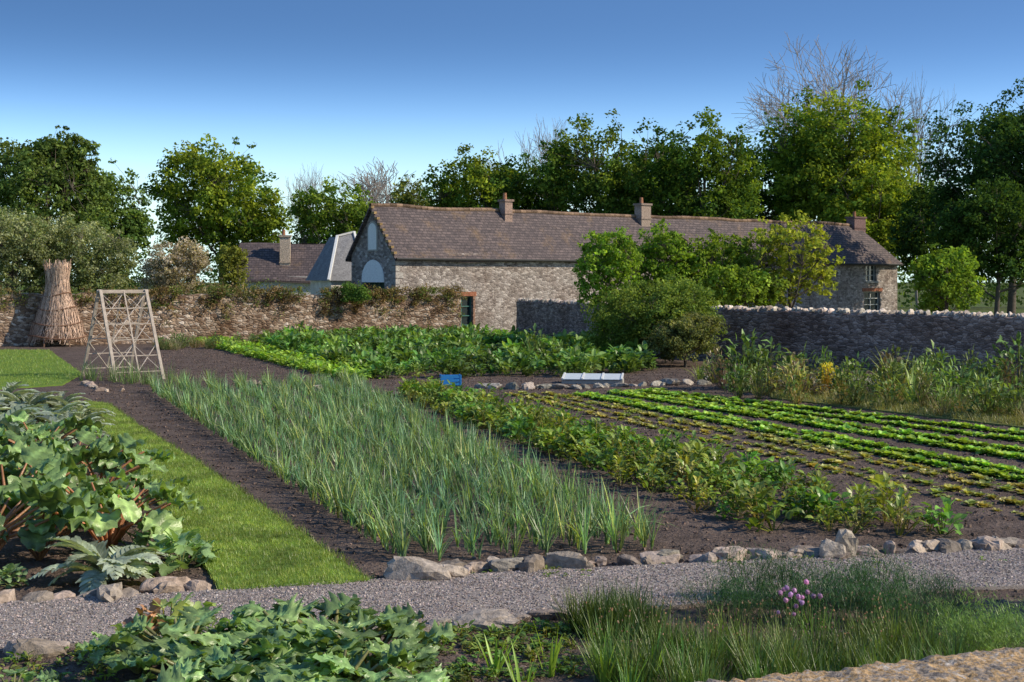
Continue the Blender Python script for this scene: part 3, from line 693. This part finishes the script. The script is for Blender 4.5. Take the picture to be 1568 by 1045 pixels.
for x0,x1,z0,z1 in ops:
    box(gl,((x0+x1)/2,.26,(z0+z1)/2),(x1-x0,.02,z1-z0),(.02,.03,.035))
    fc=(.06,.16,.14) if x0<10 else (.5,.5,.47)
    for xx in np.linspace(x0+.04,x1-.04,3): box(b,(xx,.2,(z0+z1)/2),(.07,.06,z1-z0-.004),fc)
    for k,zz in enumerate(np.linspace(z0+.04,z1-.04,4)): box(b,((x0+x1)/2,.195,zz),(x1-x0-.01,.06,.06),fc)
    box(b,((x0+x1)/2,.0,z0-.06),(x1-x0+.2,.3,.12),(.35,.33,.3))
    if z1<3:
        n=int((x1-x0+.5)/.11)
        for i in range(n): box(bk,(x0-.25+(i+.5)*(x1-x0+.5)/n,-.01,z1+.14),(.095,.1,.26),np.array([.36,.15,.09])*U(.75,1.2))
        if x0>10: continue
        for s_ in(x0-.08,x1+.08):
            for i in range(int((z1-z0)/.09)): box(bk,(s_,-.01,z0+.05+i*.09),(.13+.05*(i//2%2),.08,.075),np.array([.3,.18,.13])*U(.7,1.2))
b.build('window_frames',M_paint,parent=farm);bk.build('brick_surrounds',M_rock,parent=farm)
gm=bpy.data.materials.new('window_glass');gm.use_nodes=True;pb=gm.node_tree.nodes['Principled BSDF'];pb.inputs['Base Color'].default_value=(.02,.03,.035,1);pb.inputs['Roughness'].default_value=.08
gl.build('window_glass',gm,parent=farm)
def archslab(b,yc,z0,zs,r,x,th,col,n=13):
    pts=[(yc-r,z0),(yc+r,z0)]+[(yc+r*math.cos(a),zs+r*math.sin(a)) for a in np.linspace(0,math.pi,n)]
    if len(pts)%2: pts.append((yc-r,(z0+zs)/2))
    c=(yc,(z0+zs)/2);m=len(pts);V=[(x-th,y,z) for y,z in pts]+[(x,y,z) for y,z in pts]+[(x-th,*c)]
    b.add(V,[[i,(i+1)%m,(i+1)%m+m,i+m] for i in range(m)],col)
    for i in range(0,m,2):
        j=(i+1)%m;k=(i+2)%m;b.add([V[2*m],V[i],V[j],V[k]],[[0,3,2,1]],col)
b=MB()
archslab(b,WB/2,5.05,6.3,.55,-.002,.05,(.4,.37,.33));archslab(b,WB/2,5.15,6.3,.43,-.053,.02,(.8,.8,.77))
archslab(b,WB/2,3.2,3.35,1.2,-.002,.04,(.85,.86,.86))
b.build('arched_window',M_paint,parent=farm)
b=MB();box(b,(.2,WB/2,1.6),(.06,2.4,3.2),(.03,.06,.045));
for i in range(5): box(b,(.15,WB/2-1.1+i*.55,1.6),(.05,.07,3.2),(.05,.09,.07))
b.build('barn_door',M_wood,parent=farm)
def roofmat():
    m,nt,out=newmat('stone_slate_roof');L=nt.links.new
    tc=N(nt,'ShaderNodeTexCoord');sp=N(nt,'ShaderNodeSeparateXYZ');L(tc.outputs['Object'],sp.inputs[0])
    cb=N(nt,'ShaderNodeCombineXYZ');L(sp.outputs[0],cb.inputs[0]);L(sp.outputs[2],cb.inputs[1])
    bt=N(nt,'ShaderNodeTexBrick');bt.inputs['Scale'].default_value=1.;bt.inputs['Brick Width'].default_value=.36;bt.inputs['Row Height'].default_value=.17;bt.inputs['Mortar Size'].default_value=.014
    bt.inputs['Color1'].default_value=(.13,.1,.1,1);bt.inputs['Color2'].default_value=(.07,.055,.06,1);bt.inputs['Mortar'].default_value=(.025,.02,.022,1);bt.inputs['Bias'].default_value=-.1
    L(cb.outputs[0],bt.inputs['Vector'])
    n=N(nt,'ShaderNodeTexNoise',Scale=.55,Detail=8.,Roughness=.75);L(tc.outputs['Object'],n.inputs['Vector'])
    c=mix(nt,bt.outputs['Color'],(.22,.14,.07),ramp(nt,n.outputs[0],[(.54,(0,0,0)),(.74,(.8,.8,.8))]))
    n2=N(nt,'ShaderNodeTexNoise',Scale=7.,Detail=6.,Roughness=.7);L(tc.outputs['Object'],n2.inputs['Vector'])
    c=mix(nt,c,ramp(nt,n2.outputs[0],[(.3,(.45,.45,.45)),(.7,(1.55,1.5,1.45))]),1.,'MULTIPLY')
    p=N(nt,'ShaderNodeBsdfPrincipled',Roughness=.8);L(c,p.inputs['Base Color'])
    bp=N(nt,'ShaderNodeBump',Strength=.6,Distance=.04);L(bt.outputs['Fac'],bp.inputs['Height']);bp.invert=True;L(bp.outputs[0],p.inputs['Normal'])
    L(p.outputs[0],out.inputs[0]);return m
M_roof=roofmat()
def gable_roof(name,Lh,W_,eh,rh,par,ov=.3,hip=0,mat=None,nx=80,ny=8):
    b=MB();sl=(rh-eh)/(W_/2)
    for sg in(0,1):
        for off in(0,-.14):
            A=np.zeros((nx+1,ny+1,3))
            for i in range(nx+1):
                for j in range(ny+1):
                    t=j/ny;x0=-.25*(1);x1=Lh+ov-(hip+ov)*t if hip else Lh+.25
                    x=x0+(x1-x0)*i/nx;y=-ov+(W_/2+ov)*t;z=eh-ov*sl+(rh-eh+ov*sl)*t+off+.13*mn.noise(Vector((x*.3,y*.5,sg*9.)))
                    A[i,j]=(x,y if sg==0 else W_-y,z)
            k=ny+1;ii=np.arange(nx)[:,None]*k+np.arange(ny)[None];F=np.stack([ii,ii+k,ii+k+1,ii+1],-1).reshape(-1,4)
            b.add(A.reshape(-1,3),F,(1,1,1))
            if off==0:
                E=np.concatenate([A[:,0],A[:,0]-np.array([0,0,.14])]);n=nx+1;b.add(E,[[i,i+1,i+1+n,i+n] for i in range(nx)],(1,1,1))
                E=np.concatenate([A[0],A[0]-np.array([0,0,.14])]);n=ny+1;b.add(E,[[i,i+1,i+1+n,i+n] for i in range(ny)],(1,1,1))
    if hip: b.add([(Lh+ov,-ov,eh-ov*sl+.01),(Lh+ov,W_+ov,eh-ov*sl+.01),(Lh-hip,W_/2,rh+.01),(Lh+(ov-hip)/2,(W_/2-ov)/2,(eh+rh-ov*sl)/2+.01)],[[0,1,2,3]],(1,1,1))
    b.build(name,mat or M_roof,True,par)
gable_roof('roof',LB,WB,EH,RH,farm,hip=2.2)
b=MB()
for i in range(100):
    x=-.2+i*.46
    if x>LB-2.2:break
    zz=RH+.02+.13*mn.noise(Vector((x*.3,WB/4,0)));tube(b,[(x,WB/2,zz),(x+.44,WB/2,zz)],.12,8,np.array([.24,.16,.11])*U(.5,1.3))
for i in range(9):
    t=(i+.5)/9;box(b,(-.22,-.3+(WB/2+.3)*t,EH-.3+(RH-EH+.3)*t+.1),(.2,.3,.14),np.array([.34,.23,.11])*U(.7,1.2))
b.build('ridge_tiles',M_rock,parent=farm)
b=MB();tube(b,[(-.2,-.38,EH-.38),(LB+.2,-.38,EH-.38)],.07,6,(.05,.05,.05));b.build('gutter',M_paint,parent=farm)
def chimney(name,par,x,y,z,w_,d_,h_,col):
    b=MB();box(b,(x,y,z+h_/2-.5),(w_,d_,h_+1),col);box(b,(x,y,z+h_+.06),(w_+.16,d_+.16,.14),np.array(col)*.8)
    box(b,(x,y,z+.32),(w_+.1,d_+.1,.1),np.array(col)*.8);tube(b,[(x-w_*.15,y,z+h_+.1),(x-w_*.15,y,z+h_+.55)],[.14,.11],8,(.35,.17,.1));b.build(name,M_rock,parent=par)
chimney('chimney',farm,9.9,WB/2-.3,RH-.5,.6,.6,1.1,(.34,.24,.2));chimney('chimney',farm,22,WB/2-.3,RH-.5,.9,.7,1.25,(.32,.25,.21));chimney('chimney',farm,45.8,WB/2,RH-.6,1.4,.8,1.1,(.2,.13,.13))

cot=empty('cottage',tuple(AT(368,104)),math.radians(6));wl=px2m(178,104)
b=MB();panel(b,(0,0,0),(1,0,0),wl,3.6,[(3,4,1,2.3)],(0,1,0));panel(b,(0,5,0),(0,-1,0),5,3.6,[],(1,0,0));panel(b,(wl,0,0),(0,1,0),5,3.6,[],(-1,0,0))
for x in(0,wl): b.add([(x,0,3.6),(x,5,3.6),(x,2.5,5.9),(x,1.25,4.75)],[[0,1,2,3]],(1,1,1))
b.build('walls',stonemat('limewashed_stone',[(0,(.6,.57,.52)),(1,(.8,.77,.72))],(.65,.62,.57),2,3.5,(.75,.7,.62),.3,.02),parent=cot)
gable_roof('roof',wl,5,3.6,6.05,cot,nx=30)
chimney('chimney',cot,3.15,1.2,4.3,.75,.7,2.2,(.55,.44,.34))
ann=empty('slate_roofed_annexe',tuple(AT(507,96)),math.radians(28));
b=MB();panel(b,(0,0,0),(1,0,0),2.4,3.3,[],(0,1,0));panel(b,(0,4,0),(0,-1,0),4,3.3,[],(1,0,0));b.build('walls',bpy.data.materials['limewashed_stone'],parent=ann)
M_slate=groundmat('grey_slate',[(.3,(.16,.16,.17)),(.7,(.27,.27,.28))],2,12,.4,.03)
b=MB();V=[(-.3,-.3,3.3),(2.4,-.3,3.3),(2.4,2,6.6),(1.2,2,6.3)];b.add(V,[[0,1,2,3]],(1,1,1));b.add([(-.3,-.3,3.3),(1.2,2,6.3),(1.2,3.5,6.3),(-.3,4.2,3.3)],[[0,1,2,3]],(1,1,1));b.build('roof',M_slate,parent=ann)
b=MB();beam(b,(-.3,-.33,3.33),(1.2,1.97,6.36),.16,.16,(.8,.8,.78));beam(b,(2.4,-.33,3.33),(2.42,1.97,6.66),.16,.16,(.7,.7,.68));beam(b,(1.2,1.97,6.36),(2.42,1.97,6.66),.12,.12,(.6,.6,.58));b.build('bargeboards',M_paint,parent=ann)

# ---------------------------------------------------------------- straw wigwam
e=empty('straw_wigwam',tuple(G(88,531)));prof=[(0.,1.5),(.8,1.24),(1.6,.97),(2.4,.7),(3.0,.5),(3.5,.52),(4.1,.62)]
pz=np.array([p[0] for p in prof]);prr=np.array([p[1] for p in prof])
b=MB();n=28;V=[];rr_=np.interp(np.linspace(.35,3.9,12),pz,prr)
for z,r in zip(np.linspace(.35,3.9,12),rr_):
    for k in range(n): a=k*2*math.pi/n;q=r*.88*(1+.04*math.sin(k*5+z*3));V.append((q*math.cos(a),q*math.sin(a)*.8,z))
F=[[i*n+k,i*n+(k+1)%n,(i+1)*n+(k+1)%n,(i+1)*n+k] for i in range(11) for k in range(n)];b.add(V,F,(.2,.12,.08));b.build('core',M_straw,parent=e)
b=MB()
for i in range(3000):
    a=U(0,6.28);z0=U(.15,3.6);Ls=U(.4,1.1);z1=min(z0+Ls,4.15+U(-.2,.25));a1=a+rng.normal(0,.17)
    r0=np.interp(z0,pz,prr)*U(.88,1.08);r1=np.interp(z1,pz,prr)*U(.9,1.16)
    w_=U(.012,.035)/r0
    V=[(r0*math.cos(a),.8*r0*math.sin(a),z0),(r0*math.cos(a+w_),.8*r0*math.sin(a+w_),z0),(r1*math.cos(a1+w_),.8*r1*math.sin(a1+w_),z1),(r1*math.cos(a1),.8*r1*math.sin(a1),z1)]
    b.add(V,[[0,1,2,3]],np.array([.68,.48,.36])*U(.35,1.3))
b.build('straw',M_straw,parent=e)
b=MB()
for z in(.5,1.15,1.9,2.6,3.02):
    r=np.interp(z,pz,prr)*1.08;a=np.linspace(0,2*math.pi,25);tube(b,np.stack([r*np.cos(a),.8*r*np.sin(a),z+.1*np.sin(a*2+z)],1),.035,5,(.2,.11,.07))
for a in np.linspace(0,6.28,8)[:-1]: tube(b,[(1.45*math.cos(a),1.16*math.sin(a),-.05),(.5*math.cos(a),.4*math.sin(a),3.1)],.04,5,(.2,.12,.08))
b.build('binding_hoops',M_straw,parent=e)
# ---------------------------------------------------------------- trellis A-frame
e=empty('wooden_trellis',tuple(AT(188,48.5)));b=MB();wc=(.42,.36,.31)
rdir=np.array([.8,.6,0]);pd=np.array([.6,-.8,0])
tops=[rdir*-.8+np.array([0,0,2.95]),rdir*.8+np.array([0,0,2.95])]
for sg in(-1,1):
    f=[rdir*-.82+pd*sg*1.5,rdir*.82+pd*sg*1.5]
    tp=[t+pd*sg*.06 for t in tops]
    for k in(0,1): beam(b,f[k],tp[k]+np.array([0,0,.04]),.1,.06,wc)
    for t in np.linspace(.1,.98,6): beam(b,f[0]*(1-t)+tp[0]*t,f[1]*(1-t)+tp[1]*t,.055,.03,wc)
    for s in(.5,): beam(b,(f[0]*(1-s)+f[1]*s)*.9+(tp[0]*(1-s)+tp[1]*s)*.1+pd*sg*.035,tp[0]*(1-s)+tp[1]*s+pd*sg*.035,.045,.02,wc)
    for t0,t1 in((.1,.4),(.4,.7),(.7,.98)):
        for s0,s1 in((0,.5),(.5,1),(.5,0),(1,.5)):
            q0=(f[0]*(1-s0)+f[1]*s0)*(1-t0)+(tp[0]*(1-s0)+tp[1]*s0)*t0;q1=(f[0]*(1-s1)+f[1]*s1)*(1-t1)+(tp[0]*(1-s1)+tp[1]*s1)*t1
            beam(b,q0-pd*sg*.035,q1-pd*sg*.035,.025,.015,np.array(wc)*1.5)
beam(b,tops[0]-rdir*.1,tops[1]+rdir*.1,.08,.08,wc);b.build('timber_frame',M_wood,parent=e)
b=MB();P=line(G(130,582),G(290,596),.16,.25);scatter(b,[spikes(14,.8,.02,(.2,.3,.1),.1,(0,.5),(1.1,1.5)) for _ in range(3)],P,sc=U(.5,1.1,len(P)));b.build('sweet_pea_row',M_crop)

# ---------------------------------------------------------------- crate and cold frame
e=empty('blue_crate',tuple(G(690,592)+np.array([0,0,.03])),.15);b=MB();bc=(.03,.22,.55)
for s in(-1,1):
    for k in range(3):
        box(b,(0,s*.2,.06+k*.11),(.6,.02,.085),bc);box(b,(s*.3,0,.06+k*.11),(.02,.38,.085),bc)
    for t in(-1,1): box(b,(s*.3,t*.2,.17),(.04,.04,.34),bc)
box(b,(0,0,.015),(.58,.38,.02),bc);b.build('slatted_box',M_paint,parent=e)
e=empty('cold_frame',tuple(G(908,588)),-.12);b=MB();wcol=(.55,.6,.64)
for y,hh in((-.45,.12),(.45,.24)): box(b,(0,y,hh/2+.02),(1.9,.04,hh),(.4,.38,.34))
for x in(-.95,.95): box(b,(x,0,.09),(.04,.86,.16),(.4,.38,.34))
for k in range(3): beam(b,(-.62+.62*k,-.52,.17),(-.62+.62*k,.5,.29),.56,.02,wcol)
for k in range(4): beam(b,(-.94+.625*k,-.52,.18),(-.94+.625*k,.5,.30),.06,.05,(.7,.7,.68))
b.build('frame_and_lights',M_paint,parent=e)

# ---------------------------------------------------------------- foreground parapet wall
def lichen():
    m,nt,out=newmat('lichen_stone');L=nt.links.new
    tc=N(nt,'ShaderNodeTexCoord');n=N(nt,'ShaderNodeTexNoise',Scale=11.,Detail=9.,Roughness=.78);L(tc.outputs['Object'],n.inputs['Vector'])
    n2=N(nt,'ShaderNodeTexNoise',Scale=60.,Detail=6.,Roughness=.75);L(tc.outputs['Object'],n2.inputs['Vector'])
    c=ramp(nt,n.outputs[0],[(.38,(.16,.14,.13)),(.45,(.42,.35,.29)),(.52,(.68,.42,.17)),(.58,(.5,.43,.37)),(.66,(.68,.62,.55))])
    c=mix(nt,c,ramp(nt,n2.outputs[0],[(.38,(.35,.35,.35)),(.62,(1.35,1.35,1.35))]),1.,'MULTIPLY')
    p=N(nt,'ShaderNodeBsdfPrincipled',Roughness=.95);L(c,p.inputs['Base Color']);b=N(nt,'ShaderNodeBump',Strength=.8,Distance=.02);L(n2.outputs[0],b.inputs['Height']);L(b.outputs[0],p.inputs['Normal']);L(p.outputs[0],out.inputs[0]);return m
a0=np.array([-1.5,3.24]);a1=np.array([4.2,5.35]);u=(a1-a0);Lw=np.linalg.norm(u);u/=Lw;nn=np.array([-u[1],u[0]])
nx=560;prof=[(0,z) for z in np.linspace(0,2.1,8)]+[(-.02,2.17),(-.05,2.195)]+[(-o,2.2) for o in np.linspace(.08,.55,34)]+[(-.6,2.15)]+[(-.6,z) for z in(2.,1.,0.)]
A=[]
for i in range(nx+1):
    s=i/nx*Lw
    for o,z in prof:
        q=Vector((s*3,o*3,z*3));k=.008*mn.noise(q)+.01*mn.noise(q*3.1)+.009*mn.noise(q*9)+.01*mn.noise(q*22)
        xy=a0+u*s+nn*(o+k*(1 if z<2.19 else .6));A.append((xy[0],xy[1],z+(k if z>2.05 else 0)))
k=len(prof);ii=np.arange(nx)[:,None]*k+np.arange(k-1)[None]
b=MB();b.add(A,np.stack([ii,ii+1,ii+1+k,ii+k],-1).reshape(-1,4),(1,1,1));b.build('parapet_wall',lichen(),True)
tot=sum(len(o.data.polygons) for o in bpy.data.objects if o.type=='MESH');print('FACES',tot)
